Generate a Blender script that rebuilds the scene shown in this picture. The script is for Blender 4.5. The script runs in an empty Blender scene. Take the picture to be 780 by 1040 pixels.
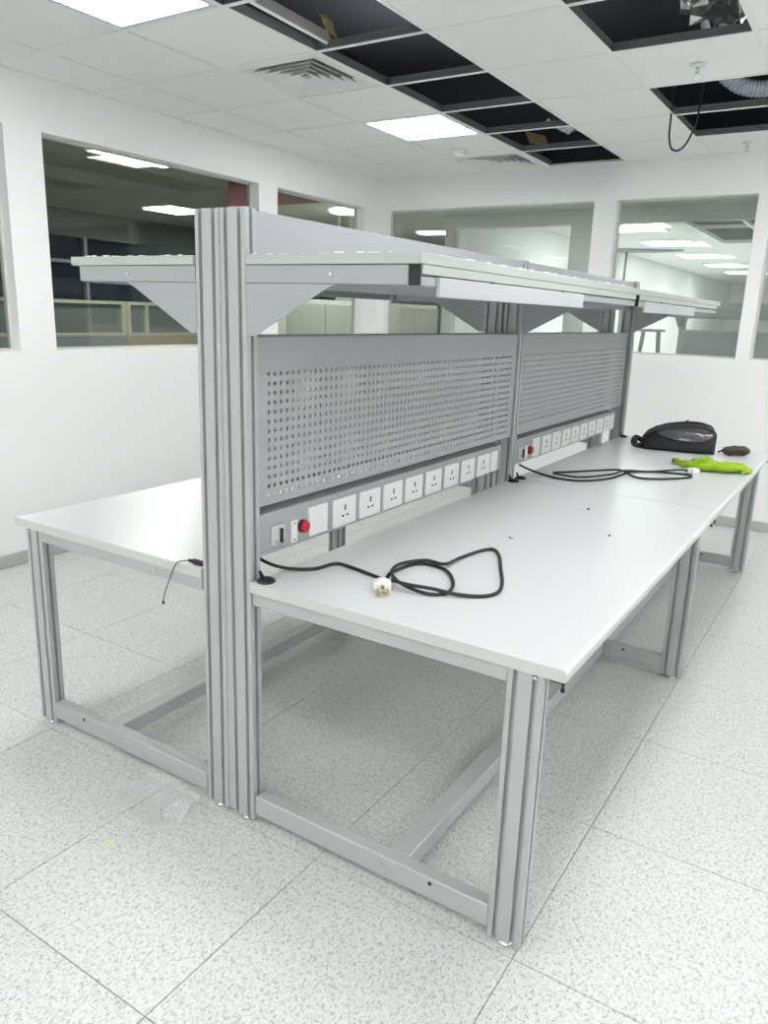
import bpy, bmesh, math, random
from math import pi, sin, cos, sqrt
from mathutils import Vector, Matrix, noise

random.seed(7)
SC = bpy.context.scene
COL = SC.collection

# ------------------------------------------------------------------ camera
cd = bpy.data.cameras.new('camera')
cam = bpy.data.objects.new('camera', cd)
COL.objects.link(cam)
SC.camera = cam
cd.sensor_fit = 'VERTICAL'
cd.sensor_height = 36.0
cd.sensor_width = 27.0
cd.lens = 26.853
cd.clip_start = 0.02
Rr = Vector((0.8413297, 0.5395183, 0.0329291))
Ru = Vector((-0.1628788, 0.1949629, 0.9671918))
Rf = Vector((-0.5153978, 0.8190906, -0.2519042))
cam.matrix_world = Matrix(((Rr.x, Ru.x, -Rf.x, 1.45078), (Rr.y, Ru.y, -Rf.y, -1.48361),
                           (Rr.z, Ru.z, -Rf.z, 1.49529), (0, 0, 0, 1)))

# ------------------------------------------------------------------ world, exposure
w = bpy.data.worlds.new('world')
SC.world = w
w.use_nodes = True
w.node_tree.nodes['Background'].inputs[0].default_value = (0.5, 0.55, 0.6, 1)
w.node_tree.nodes['Background'].inputs[1].default_value = 0.05
vs = SC.view_settings
vs.view_transform = 'Standard'
vs.look = 'None'
vs.gamma = 1.0
vs.use_curve_mapping = False
vs.exposure = 0.47
PANEL = 17.0          # light panels of the lab
OUTER = 38.0           # lights of the dim office beyond the left wall
HALL = 6.0            # light of the corridor behind the far wall
ROOM2 = 15.0           # lights of the white lab beyond the corridor

# ------------------------------------------------------------------ materials
def lin(c):
    c = c / 255.0
    return c / 12.92 if c <= 0.04045 else ((c + 0.055) / 1.055) ** 2.4
def rgb(r, g, b):
    return (lin(r), lin(g), lin(b), 1.0)

def mat(name, col, rough=0.5, metal=0.0, spec=0.5, bump=0.0, bscale=80.0, var=0.0, vscale=6.0, coat=0.0):
    m = bpy.data.materials.new(name)
    m.use_nodes = True
    nt = m.node_tree
    b = nt.nodes['Principled BSDF']
    b.inputs['Base Color'].default_value = col
    b.inputs['Roughness'].default_value = rough
    b.inputs['Metallic'].default_value = metal
    b.inputs['Specular IOR Level'].default_value = spec
    if coat:
        b.inputs['Coat Weight'].default_value = coat
    geo = nt.nodes.new('ShaderNodeNewGeometry')
    if var > 0:
        n = nt.nodes.new('ShaderNodeTexNoise')
        n.inputs['Scale'].default_value = vscale
        n.inputs['Detail'].default_value = 4
        nt.links.new(geo.outputs['Position'], n.inputs['Vector'])
        mx = nt.nodes.new('ShaderNodeMix')
        mx.data_type = 'RGBA'
        mx.inputs[6].default_value = tuple(c * (1 - var) for c in col[:3]) + (1,)
        mx.inputs[7].default_value = tuple(min(1, c * (1 + var)) for c in col[:3]) + (1,)
        nt.links.new(n.outputs['Fac'], mx.inputs[0])
        nt.links.new(mx.outputs[2], b.inputs['Base Color'])
    if bump > 0:
        n2 = nt.nodes.new('ShaderNodeTexNoise')
        n2.inputs['Scale'].default_value = bscale
        n2.inputs['Detail'].default_value = 3
        nt.links.new(geo.outputs['Position'], n2.inputs['Vector'])
        bp = nt.nodes.new('ShaderNodeBump')
        bp.inputs['Strength'].default_value = bump
        bp.inputs['Distance'].default_value = 0.002
        nt.links.new(n2.outputs['Fac'], bp.inputs['Height'])
        nt.links.new(bp.outputs['Normal'], b.inputs['Normal'])
    return m

def emit(name, col, strength):
    m = bpy.data.materials.new(name)
    m.use_nodes = True
    nt = m.node_tree
    b = nt.nodes['Principled BSDF']
    b.inputs['Base Color'].default_value = col
    b.inputs['Emission Color'].default_value = col
    b.inputs['Emission Strength'].default_value = strength
    return m

def glass(name, tint, base=0.05, rough=0.0, haze=0.0):
    """thin window glass: a clear sheet with a mirror-like surface"""
    m = bpy.data.materials.new(name)
    m.use_nodes = True
    nt = m.node_tree
    nt.nodes.remove(nt.nodes['Principled BSDF'])
    out = nt.nodes['Material Output']
    tr = nt.nodes.new('ShaderNodeBsdfTransparent')
    tr.inputs[0].default_value = tint
    gl = nt.nodes.new('ShaderNodeBsdfGlossy')
    gl.inputs['Roughness'].default_value = rough
    gl.inputs[0].default_value = (0.9, 0.95, 0.93, 1)
    lw = nt.nodes.new('ShaderNodeLayerWeight')          # Schlick reflectance of a thin sheet, the same from both sides
    lw.inputs['Blend'].default_value = 0.5
    pw = nt.nodes.new('ShaderNodeMath'); pw.operation = 'POWER'
    pw.inputs[1].default_value = 5.0
    ma = nt.nodes.new('ShaderNodeMath'); ma.operation = 'MULTIPLY_ADD'
    ma.inputs[1].default_value = 0.96
    ma.inputs[2].default_value = 0.035
    nt.links.new(lw.outputs['Facing'], pw.inputs[0])
    nt.links.new(pw.outputs[0], ma.inputs[0])
    mx = nt.nodes.new('ShaderNodeMixShader')
    nt.links.new(ma.outputs[0], mx.inputs[0])
    last = tr
    if haze > 0:
        df = nt.nodes.new('ShaderNodeBsdfDiffuse')
        df.inputs[0].default_value = (0.85, 0.87, 0.87, 1)
        m2 = nt.nodes.new('ShaderNodeMixShader')
        m2.inputs[0].default_value = haze
        nt.links.new(tr.outputs[0], m2.inputs[1])
        nt.links.new(df.outputs[0], m2.inputs[2])
        last = m2
    nt.links.new(last.outputs[0], mx.inputs[1])
    nt.links.new(gl.outputs[0], mx.inputs[2])
    nt.links.new(mx.outputs[0], out.inputs[0])
    return m

def floor_mat():
    m = mat('speckled_vinyl', rgb(233, 234, 230), rough=0.38)
    nt = m.node_tree
    b = nt.nodes['Principled BSDF']
    geo = nt.nodes.new('ShaderNodeNewGeometry')
    def flecks(scale, lo, hi, stretch, seed):
        mp = nt.nodes.new('ShaderNodeMapping')
        mp.inputs['Scale'].default_value = (scale * stretch, scale, scale)
        mp.inputs['Location'].default_value = (seed, seed * 2, 0)
        mp.inputs['Rotation'].default_value = (0, 0, seed)
        nt.links.new(geo.outputs['Position'], mp.inputs['Vector'])
        n = nt.nodes.new('ShaderNodeTexNoise')
        n.inputs['Scale'].default_value = 1.0
        n.inputs['Detail'].default_value = 1.5
        n.inputs['Distortion'].default_value = 0.6
        nt.links.new(mp.outputs[0], n.inputs['Vector'])
        r = nt.nodes.new('ShaderNodeMapRange')
        r.inputs['From Min'].default_value = lo
        r.inputs['From Max'].default_value = hi
        nt.links.new(n.outputs['Fac'], r.inputs['Value'])
        return r.outputs[0]
    def mix(fac, a, bcol):
        x = nt.nodes.new('ShaderNodeMix')
        x.data_type = 'RGBA'
        nt.links.new(fac, x.inputs[0])
        if isinstance(a, tuple):
            x.inputs[6].default_value = a
        else:
            nt.links.new(a, x.inputs[6])
        x.inputs[7].default_value = bcol
        return x.outputs[2]
    c = mix(flecks(70, 0.46, 0.60, 1.0, 1.3), rgb(214, 216, 214), rgb(205, 207, 205))
    c = mix(flecks(95, 0.575, 0.66, 1.5, 3.1), c, rgb(168, 171, 172))
    c = mix(flecks(105, 0.58, 0.67, 1.4, 7.7), c, rgb(180, 180, 177))
    nt.links.new(c, b.inputs['Base Color'])
    return m

M = dict(
    wall=mat('white_paint', rgb(246, 247, 246), 0.7, bump=0.05, bscale=300),
    wall2=mat('pale_grey_paint', rgb(206, 210, 204), 0.7),
    ceil=mat('ceiling_board', rgb(247, 248, 247), 0.85, bump=0.15, bscale=400),
    tee=mat('ceiling_tee_paint', rgb(245, 246, 245), 0.8),
    teeside=mat('galvanised_tee', rgb(120, 124, 124), 0.5, 0.3),
    void=mat('void_shade', rgb(36, 38, 44), 0.9),
    floor=floor_mat(),
    joint=mat('floor_joint', rgb(150, 150, 148), 0.8),
    base=mat('grey_skirting', rgb(186, 187, 183), 0.6),
    alu=mat('silver_grey_profile', rgb(179, 181, 182), 0.42, 0.15, 0.5, var=0.02),
    sheet=mat('grey_powder_coat', rgb(168, 171, 173), 0.5, 0.0, 0.4, bump=0.06, bscale=500),
    panel=mat('light_grey_panel', rgb(174, 175, 181), 0.5, 0.0, 0.4),
    shelf=mat('pale_laminate', rgb(184, 189, 185), 0.4),
    top=mat('white_laminate', rgb(210, 212, 213), 0.28, 0.0, 0.25, var=0.012, vscale=3),
    edge=mat('laminate_edge', rgb(196, 200, 196), 0.45),
    lamp=mat('lamp_housing_white', rgb(232, 233, 236), 0.4),
    housing=mat('grey_white_housing', rgb(190, 191, 195), 0.45),
    plastic=mat('white_plastic', rgb(236, 237, 236), 0.3),
    plasticg=mat('light_grey_plastic', rgb(205, 206, 206), 0.35),
    ivory=mat('ivory_plastic', rgb(205, 205, 196), 0.4),
    black=mat('black_plastic', rgb(26, 26, 27), 0.4),
    rubber=mat('black_rubber', rgb(30, 31, 33), 0.5),
    dark=mat('dark_hole', rgb(48, 48, 48), 0.8),
    red=mat('red_button', rgb(190, 32, 58), 0.3),
    chrome=mat('chrome', rgb(215, 218, 220), 0.15, 1.0),
    brass=mat('brass_pin', rgb(196, 180, 140), 0.25, 1.0),
    screw=mat('dark_screw', rgb(70, 66, 60), 0.4, 0.8),
    bag=mat('black_nylon', rgb(28, 28, 30), 0.55, bump=0.4, bscale=600),
    bagwin=mat('smoky_clear_pocket', rgb(72, 74, 78), 0.22, 0.0, 0.6, bump=0.9, bscale=40, var=0.35, vscale=25),
    pouch=mat('olive_brown_cloth', rgb(74, 68, 56), 0.8, bump=0.5, bscale=300, var=0.25, vscale=30),
    lime=mat('lime_knit', rgb(148, 186, 18), 0.75, bump=0.7, bscale=260, var=0.16, vscale=40),
    limetip=mat('dark_green_rubber', rgb(60, 74, 30), 0.6),
    yellow=mat('yellow_scrap', rgb(226, 220, 150), 0.6),
    foil=mat('silver_foil', rgb(205, 208, 205), 0.25, 0.9, bump=1.0, bscale=30),
    card=mat('tan_cardboard', rgb(176, 158, 116), 0.8),
    duct=mat('grey_flexible_duct', rgb(150, 155, 165), 0.5, 0.2),
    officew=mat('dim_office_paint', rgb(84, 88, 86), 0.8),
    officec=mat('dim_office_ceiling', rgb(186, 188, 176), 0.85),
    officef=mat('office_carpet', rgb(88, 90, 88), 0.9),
    maroon=mat('maroon_bulkhead', rgb(122, 62, 66), 0.6),
    nightglass=mat('night_glass', rgb(28, 32, 48), 0.12, 0.0, 0.6),
    mull=mat('grey_mullion', rgb(120, 124, 124), 0.5),
    cream=mat('cream_frame', rgb(166, 168, 146), 0.5),
    beige=mat('beige_board', rgb(152, 142, 116), 0.6),
    slate=mat('slate_board', rgb(118, 126, 132), 0.6),
    sage=mat('sage_cabinet', rgb(222, 226, 214), 0.5),
    stool=mat('dark_stool', rgb(84, 84, 82), 0.5),
    glass=glass('window_glass', (0.93, 0.95, 0.94, 1)),
    glassb=glass('corridor_glass', (0.95, 0.97, 0.96, 1), haze=0.06),
    smoke=glass('partition_glass', (0.6, 0.7, 0.68, 1), haze=0.1),
    film=glass('clear_film', (0.99, 0.99, 0.99, 1), rough=0.15, haze=0.24),
    lamp_main=emit('lit_panel', (1.0, 0.99, 0.99, 1), PANEL),
    lamp_outer=emit('lit_office_panel', (1.0, 0.99, 0.93, 1), OUTER),
    lamp_hall=emit('lit_corridor_panel', (1.0, 1.0, 0.98, 1), HALL),
    lamp_2=emit('lit_far_panel', (1.0, 1.0, 0.99, 1), ROOM2),
)

# ------------------------------------------------------------------ mesh helpers
class MB:
    def __init__(s):
        s.bm = bmesh.new()
        s.mi = 0
    def m(s, i):
        s.mi = i
        return s
    def face(s, vs, mi=None):
        try:
            f = s.bm.faces.new(vs)
            f.material_index = s.mi if mi is None else mi
            return f
        except ValueError:
            return None
    def box(s, x0, x1, y0, y1, z0, z1, bev=0.0, seg=1):
        if x0 > x1: x0, x1 = x1, x0
        if y0 > y1: y0, y1 = y1, y0
        v = [s.bm.verts.new(p) for p in ((x0, y0, z0), (x1, y0, z0), (x1, y1, z0), (x0, y1, z0),
                                         (x0, y0, z1), (x1, y0, z1), (x1, y1, z1), (x0, y1, z1))]
        fs = [s.face([v[i] for i in q]) for q in ((0, 3, 2, 1), (4, 5, 6, 7), (0, 1, 5, 4), (1, 2, 6, 5), (2, 3, 7, 6), (3, 0, 4, 7))]
        if bev > 0:
            es = list({e for f in fs for e in f.edges})
            r = bmesh.ops.bevel(s.bm, geom=es, offset=bev, segments=seg, affect='EDGES', profile=0.5)
            for f in r['faces']:
                f.material_index = s.mi
        return s
    def prism(s, poly, axis, a, b, shear=(0, 0, 0, 0)):
        """poly in the other two axes, extruded along axis 0/1/2 from a to b"""
        def pt(p, t):
            if axis == 2: return (p[0], p[1], t)
            if axis == 1: return (p[0], t, p[1])
            return (t, p[0], p[1])
        A = [s.bm.verts.new(pt(p, a)) for p in poly]
        B = [s.bm.verts.new(pt(p, b)) for p in poly]
        n = len(poly)
        for i in range(n):
            j = (i + 1) % n
            s.face([A[i], A[j], B[j], B[i]])
        s.face(A[::-1])
        s.face(B)
        return s
    def cyl(s, p, q, r0, r1=None, n=12, caps=True):
        r1 = r0 if r1 is None else r1
        p, q = Vector(p), Vector(q)
        d = (q - p).normalized()
        u = d.orthogonal().normalized()
        v = d.cross(u)
        A, B = [], []
        for i in range(n):
            t = 2 * pi * i / n
            o = u * cos(t) + v * sin(t)
            A.append(s.bm.verts.new(p + o * r0))
            B.append(s.bm.verts.new(q + o * r1))
        for i in range(n):
            j = (i + 1) % n
            f = s.face([A[i], A[j], B[j], B[i]])
            if f: f.smooth = True
        if caps:
            s.face(A[::-1]); s.face(B)
        return s
    def tube(s, pts, r, n=8, sub=6):
        P = [Vector(p) for p in pts]
        path = []
        for i in range(len(P) - 1):
            p0 = P[max(i - 1, 0)]; p1 = P[i]; p2 = P[i + 1]; p3 = P[min(i + 2, len(P) - 1)]
            for k in range(sub):
                t = k / sub
                path.append(0.5 * ((2 * p1) + (p2 - p0) * t + (2 * p0 - 5 * p1 + 4 * p2 - p3) * t * t + (3 * p1 - p0 - 3 * p2 + p3) * t ** 3))
        path.append(P[-1])
        rings = []
        u = None
        for i, c in enumerate(path):
            d = (path[min(i + 1, len(path) - 1)] - path[max(i - 1, 0)])
            if d.length < 1e-9: continue
            d.normalize()
            if u is None: u = d.orthogonal().normalized()
            u = (u - d * u.dot(d)).normalized()
            v = d.cross(u)
            rr = r(i / (len(path) - 1)) if callable(r) else r
            rings.append([s.bm.verts.new(c + (u * cos(2 * pi * k / n) + v * sin(2 * pi * k / n)) * rr) for k in range(n)])
        for a, b in zip(rings, rings[1:]):
            for k in range(n):
                f = s.face([a[k], a[(k + 1) % n], b[(k + 1) % n], b[k]])
                if f: f.smooth = True
        s.face(rings[0][::-1]); s.face(rings[-1])
        return s
    def lathe(s, c, prof, n=20):
        rings = []
        for r, z in prof:
            rings.append([s.bm.verts.new((c[0] + r * cos(2 * pi * k / n), c[1] + r * sin(2 * pi * k / n), c[2] + z)) for k in range(n)])
        for a, b in zip(rings, rings[1:]):
            for k in range(n):
                f = s.face([a[k], a[(k + 1) % n], b[(k + 1) % n], b[k]])
                if f: f.smooth = True
        s.face(rings[0][::-1]); s.face(rings[-1])
        return s
    def mesh(s, name, fix=True):
        if fix:
            bmesh.ops.recalc_face_normals(s.bm, faces=s.bm.faces)
        me = bpy.data.meshes.new(name)
        s.bm.to_mesh(me)
        s.bm.free()
        return me

def put(name, me, mats, parent=None, loc=(0, 0, 0), rot=None):
    if isinstance(me, MB):
        me = me.mesh(name)
    if not me.materials:
        for x in (mats if isinstance(mats, (list, tuple)) else [mats]):
            me.materials.append(x)
    o = bpy.data.objects.new(name, me)
    COL.objects.link(o)
    o.location = loc
    if rot: o.rotation_euler = rot
    if parent: o.parent = parent
    return o

def empty(name, loc=(0, 0, 0), rz=0.0):
    o = bpy.data.objects.new(name, None)
    o.empty_display_size = 0.1
    COL.objects.link(o)
    o.location = loc
    o.rotation_euler = (0, 0, rz)
    return o

def tag(o, label, cat, group=None):
    o['label'] = label
    o['category'] = cat
    if group: o['group'] = group
    return o
def structure(o):
    o['kind'] = 'structure'
    return o
def lab(o, label):
    o['label'] = label
    return o

def B(x0, x1, y0, y1, z0, z1, bev=0.0, seg=1):
    return MB().box(x0, x1, y0, y1, z0, z1, bev, seg)

def remeshed(mb, voxel, smooth=8, name='tmp'):
    """fuse overlapping closed shapes into one smooth skin"""
    me = mb.mesh(name)
    o = bpy.data.objects.new(name, me)
    COL.objects.link(o)
    r = o.modifiers.new('r', 'REMESH'); r.mode = 'VOXEL'; r.voxel_size = voxel
    k = o.modifiers.new('s', 'SMOOTH'); k.iterations = smooth; k.factor = 0.5
    dg = bpy.context.evaluated_depsgraph_get()
    dg.update()
    out = bpy.data.meshes.new_from_object(o.evaluated_get(dg))
    bpy.data.objects.remove(o)
    for p in out.polygons: p.use_smooth = True
    return out

def ellipsoid(mb, c, r, rot=None, n=16):
    mt = Matrix.Translation(c) @ (rot.to_4x4() if rot else Matrix()) @ Matrix.Diagonal((*r, 1))
    bmesh.ops.create_uvsphere(mb.bm, u_segments=n, v_segments=n // 2, radius=1.0, matrix=mt)

# ------------------------------------------------------------------ the room
WX, FY = -2.61, 4.72            # inner faces of the left and far walls
RX, NY = 9.4, -8.6              # unseen right and near walls, set far out to hold added panels
CZ = 2.66
LW_Z0, LW_Z1 = 1.222, 2.39
FW_Z0, FW_Z1 = 1.252, 2.39

def wall_along_y(name, x0, x1, ya, yb, z1, openings, m):
    """wall running along y with window openings [(y0,y1,z0,z1)]"""
    mb = MB()
    y = ya
    for (a, b, z0, zt) in openings:
        mb.box(x0, x1, y, a, 0, z1)
        mb.box(x0, x1, a, b, 0, z0)
        mb.box(x0, x1, a, b, zt, z1)
        y = b
    mb.box(x0, x1, y, yb, 0, z1)
    return structure(put(name, mb, m))
def wall_along_x(name, y0, y1, xa, xb, z1, openings, m):
    mb = MB()
    x = xa
    for (a, b, z0, zt) in openings:
        mb.box(x, a, y0, y1, 0, z1)
        mb.box(a, b, y0, y1, 0, z0)
        mb.box(a, b, y0, y1, zt, z1)
        x = b
    mb.box(x, xb, y0, y1, 0, z1)
    return structure(put(name, mb, m))

LWIN = [(-0.75, 1.10, LW_Z0, LW_Z1), (1.325, 3.09, LW_Z0, LW_Z1), (3.30, 4.475, LW_Z0, LW_Z1)]
FWIN = [(-2.53, -0.62, FW_Z0, FW_Z1), (-0.445, 0.545, FW_Z0, FW_Z1), (0.64, 2.4, FW_Z0, FW_Z1)]
wall_along_y('wall_left', WX - 0.12, WX, NY, FY + 0.12, CZ + 0.02, LWIN, M['wall'])
wall_along_x('wall_far', FY, FY + 0.12, WX, RX, CZ + 0.02, FWIN, M['wall'])
structure(put('wall_right', B(RX, RX + 0.12, NY, FY + 0.12, 0, CZ + 0.02), M['wall']))
structure(put('wall_near', B(WX - 0.12, RX + 0.12, NY - 0.12, NY, 0, CZ + 0.02), M['wall']))
nwin = 0
for (a, b, z0, z1) in LWIN:
    nwin += 1
    o = empty('window_%d' % nwin, (WX - 0.09, (a + b) / 2, z0)); structure(o)
    h, wd = z1 - z0, (b - a) / 2
    put('pane', B(-0.004, 0.004, -wd + .012, wd - .012, .012, h - .012), M['glass'], o)
    fb = MB().box(-.015, .015, -wd, wd, 0, .012).box(-.015, .015, -wd, wd, h - .012, h)
    fb.box(-.015, .015, -wd, -wd + .012, .012, h - .012).box(-.015, .015, wd - .012, wd, .012, h - .012)
    put('window_frame', fb, M['ivory'], o)
for (a, b, z0, z1) in FWIN:
    nwin += 1
    o = empty('window_%d' % nwin, ((a + b) / 2, FY + 0.09, z0)); structure(o)
    h, wd = z1 - z0, (b - a) / 2
    put('pane', B(-wd + .012, wd - .012, -0.004, 0.004, .012, h - .012), M['glassb'], o)
    fb = MB().box(-wd, wd, -.015, .015, 0, .012).box(-wd, wd, -.015, .015, h - .012, h)
    fb.box(-wd, -wd + .012, -.015, .015, .012, h - .012).box(wd - .012, wd, -.015, .015, .012, h - .012)
    put('window_frame', fb, M['ivory'], o)
structure(put('baseboard_left', B(WX, WX + .012, NY, FY, 0.001, .075, .003), M['base']))
structure(put('baseboard_far', B(WX + .012, RX, FY - .012, FY, 0.001, .075, .003), M['base']))

# floor: a slab carrying square vinyl tiles with open joints
fl = structure(put('floor', B(WX, RX, NY, FY, -0.1, -0.004), M['joint']))
T = 0.6
tile = MB().box(-.2988, .2988, -.2988, .2988, -.004, 0, .0008).mesh('floor_tile')
X0, Y0 = 0.337, -0.018
rest = MB()
for i in range(-5, 16):
    for j in range(-15, 8):
        xa, xb, ya, yb = X0 + i * T, X0 + (i + 1) * T, Y0 + j * T, Y0 + (j + 1) * T
        ca, cb, cc, ce = max(xa, WX), min(xb, RX), max(ya, NY), min(yb, FY)
        if cb - ca < .02 or ce - cc < .02: continue
        if i > 4 or j < -5:
            rest.box(ca + .0012, cb - .0012, cc + .0012, ce - .0012, -.004, 0)
            continue
        if (ca, cb, cc, ce) == (xa, xb, ya, yb):
            put('floor_tile', tile, M['floor'], fl, ((xa + xb) / 2, (ya + yb) / 2, 0))
        else:
            hx, hy = (cb - ca) / 2 - .0012, (ce - cc) / 2 - .0012
            put('floor_tile', B(-hx, hx, -hy, hy, -.004, 0), M['floor'], fl, ((ca + cb) / 2, (cc + ce) / 2, 0))
o = put('floor_tile', rest, M['floor'], fl); o['kind'] = 'stuff'      # those outside the picture

# ceiling: suspended grid, some boards out, under a slab darkened as unlit void
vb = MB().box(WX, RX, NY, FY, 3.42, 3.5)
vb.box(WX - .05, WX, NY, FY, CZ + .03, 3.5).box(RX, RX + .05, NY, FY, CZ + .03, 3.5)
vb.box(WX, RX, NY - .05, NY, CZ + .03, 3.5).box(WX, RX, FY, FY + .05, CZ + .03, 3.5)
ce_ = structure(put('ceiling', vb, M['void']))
CX0, CY0, CPX, CPY = 0.2, 4.72, 0.6, 0.608
xs = [CX0 + k * CPX for k in range(-4, 16)]
ys = [CY0 - k * CPY for k in range(0, 22)]
def cell(i, j):      # i: column by its low x index, j: row by its low y index
    return (CX0 + i * CPX, CX0 + (i + 1) * CPX, CY0 - (j + 1) * CPY, CY0 - j * CPY)
OPEN = {(-2, j) for j in range(0, 8)} | {(0, 1), (0, 2), (0, 4), (0, 5)}
LIGHTS = [(i, j) for i in (-3, 1, 5, 9, 13) for j in (2, 6, 10, 14, 18)]  # panels out of view are added to brighten upper walls and ceiling
VENTS = [(-3, 0), (-3, 4)]
cboard = MB().box(-.295, .295, -.299, .299, 0, .014, .0015).mesh('ceiling_tile')
rest = MB()
for i in range(-5, 16):
    for j in range(0, 22):
        if (i, j) in OPEN or (i, j) in LIGHTS or (i, j) in VENTS: continue
        xa, xb, ya, yb = cell(i, j)
        ca, cb, cc, ce = max(xa, WX), min(xb, RX), max(ya, NY), min(yb, FY)
        if cb - ca < .02 or ce - cc < .02: continue
        if i > 3 or j > 9:
            rest.box(ca + .004, cb - .004, cc + .004, ce - .004, CZ + .0035, CZ + .0175)
            continue
        if cb - ca > .599 and ce - cc > .6:
            put('ceiling_tile', cboard, M['ceil'], ce_, ((xa + xb) / 2, (ya + yb) / 2, CZ + .0035))
        else:
            hx, hy = (cb - ca) / 2 - .004, (ce - cc) / 2 - .004
            put('ceiling_tile', B(-hx, hx, -hy, hy, 0, .014), M['ceil'], ce_, ((ca + cb) / 2, (cc + ce) / 2, CZ + .0035))
o = put('ceiling_tile', rest, M['ceil'], ce_); o['kind'] = 'stuff'   # those outside the picture
for x in xs:
    if x < RX - .05:
        mb = MB().box(-.012, .012, NY, FY, 0, .003).m(1).box(-.0015, .0015, NY, FY, .003, .045).box(-.005, .005, NY, FY, .036, .045)
        put('ceiling_tee', mb, [M['tee'], M['teeside']], ce_, (x, 0, CZ))
for y in ys:
    if NY + .05 < y < FY - .05:
        mb = MB()
        ends = [WX] + [x for x in xs if x < RX - .05] + [RX]
        for xa, xb in zip(ends, ends[1:]):
            mb.m(0).box(xa + .012, xb - .012, -.012, .012, 0, .003)
            mb.m(1).box(xa + .002, xb - .002, -.0015, .0015, .003, .04).box(xa + .002, xb - .002, -.005, .005, .032, .04)
        put('ceiling_tee', mb, [M['tee'], M['teeside']], ce_, (0, y, CZ))
put('wall_angle', MB().box(WX, WX + .02, NY, FY, CZ, CZ + .003).box(WX + .02, RX, FY - .02, FY, CZ, CZ + .003), M['tee'], ce_)

# ------------------------------------------------------------------ light panels of the lab
lf = MB()
for a, b, c, e in ((-.285, .285, -.289, -.262), (-.285, .285, .262, .289), (-.285, -.262, -.262, .262), (.262, .285, -.262, .262)):
    lf.box(a, b, c, e, -.002, .03)
lf = lf.mesh('light_frame')
ld = B(-.262, .262, -.262, .262, .001, .02).mesh('diffuser')
POS = {(-3, 6): 'square ceiling light panel at top left, nearest the camera', (-3, 2): 'square ceiling light panel between the two air vents'}
for (i, j) in LIGHTS:
    xa, xb, ya, yb = cell(i, j)
    r = empty('ceiling_light', ((xa + xb) / 2, (ya + yb) / 2, CZ + .003))
    tag(r, POS.get((i, j), 'unseen square ceiling light panel, added out of view to brighten the room'), 'light', 'square ceiling light panels')
    put('light_frame', lf, M['lamp'], r)
    put('diffuser', ld, M['lamp_main'], r)

# ------------------------------------------------------------------ square air diffusers
def ring(a0, z0, a1, z1, t=.004):
    """sloping square louvre ring"""
    mb = MB()
    def sq(a, z): return [mb.bm.verts.new(p) for p in ((-a, -a, z), (a, -a, z), (a, a, z), (-a, a, z))]
    A, Bq, C, D = sq(a0, z0), sq(a1, z1), sq(a0, z0 + t), sq(a1, z1 + t)
    for k in range(4):
        l = (k + 1) % 4
        mb.face([A[k], A[l], Bq[l], Bq[k]]); mb.face([C[k], D[k], D[l], C[l]])
        mb.face([A[k], C[k], C[l], A[l]]); mb.face([Bq[k], Bq[l], D[l], D[k]])
    return mb
for (i, j), lb in zip(VENTS, ('square louvred ceiling vent in the far corner behind the detector', 'square louvred ceiling vent beside the long row of open tiles')):
    xa, xb, ya, yb = cell(i, j)
    r = empty('ceiling_vent', ((xa + xb) / 2, (ya + yb) / 2, CZ + .003))
    tag(r, lb, 'vent')
    fb = MB()
    for a, b, c, e in ((-.288, .288, -.29, -.235), (-.288, .288, .235, .29), (-.288, -.235, -.235, .235), (.235, .288, -.235, .235)):
        fb.box(a, b, c, e, 0, .006)
    fb.m(1).box(-.25, .25, -.25, .25, .09, .095)  # dark sheet stands in for the shade behind the louvres
    put('vent_frame', fb, [M['plastic'], M['void']], r)
    for k in range(5):
        a = .233 - k * .044
        put('louvre', ring(a, .0, a - .03, .03, .003), M['plastic'], r)
    put('centre_plate', ring(.02, .0, .004, .014), M['ivory'], r)

# ------------------------------------------------------------------ sprinklers, detector, hanging cable, things in the void
def sprinkler(x, y, lb):
    r = empty('ceiling_sprinkler', (x, y, CZ))
    tag(r, lb, 'sprinkler', 'ceiling sprinklers')
    put('rosette', MB().lathe((0, 0, 0), [(.03, .0035), (.036, 0), (.03, -.008), (.014, -.011)]), M['lamp'], r)
    put('sprinkler_head', MB().cyl((0, 0, -.01), (0, 0, -.036), .009).cyl((.008, 0, -.03), (.006, 0, -.05), .0025, n=6).cyl((-.008, 0, -.03), (-.006, 0, -.05), .0025, n=6)
        .cyl((0, 0, -.05), (0, 0, -.053), .016), M['chrome'], r)
sprinkler(.51, 2.62, 'chrome ceiling sprinkler on the white board between two open tiles')
sprinkler(.475, 4.42, 'chrome ceiling sprinkler nearest the far wall, right of the hanging cable')
r = empty('smoke_detector', (-1.386, 3.895, CZ + .003))
tag(r, 'white domed detector on the ceiling beside the corner vent', 'detector')
put('base', MB().lathe((0, 0, 0), [(.055, 0), (.055, -.012), (.05, -.018)]), M['plastic'], r)
put('dome', MB().lathe((0, 0, 0), [(.045, -.018), (.042, -.034), (.03, -.045), (.016, -.05)]), M['plastic'], r)
put('sensor_cage', MB().lathe((0, 0, 0), [(.014, -.05), (.014, -.075), (.02, -.078), (.02, -.083)], 10), M['ivory'], r)

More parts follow.
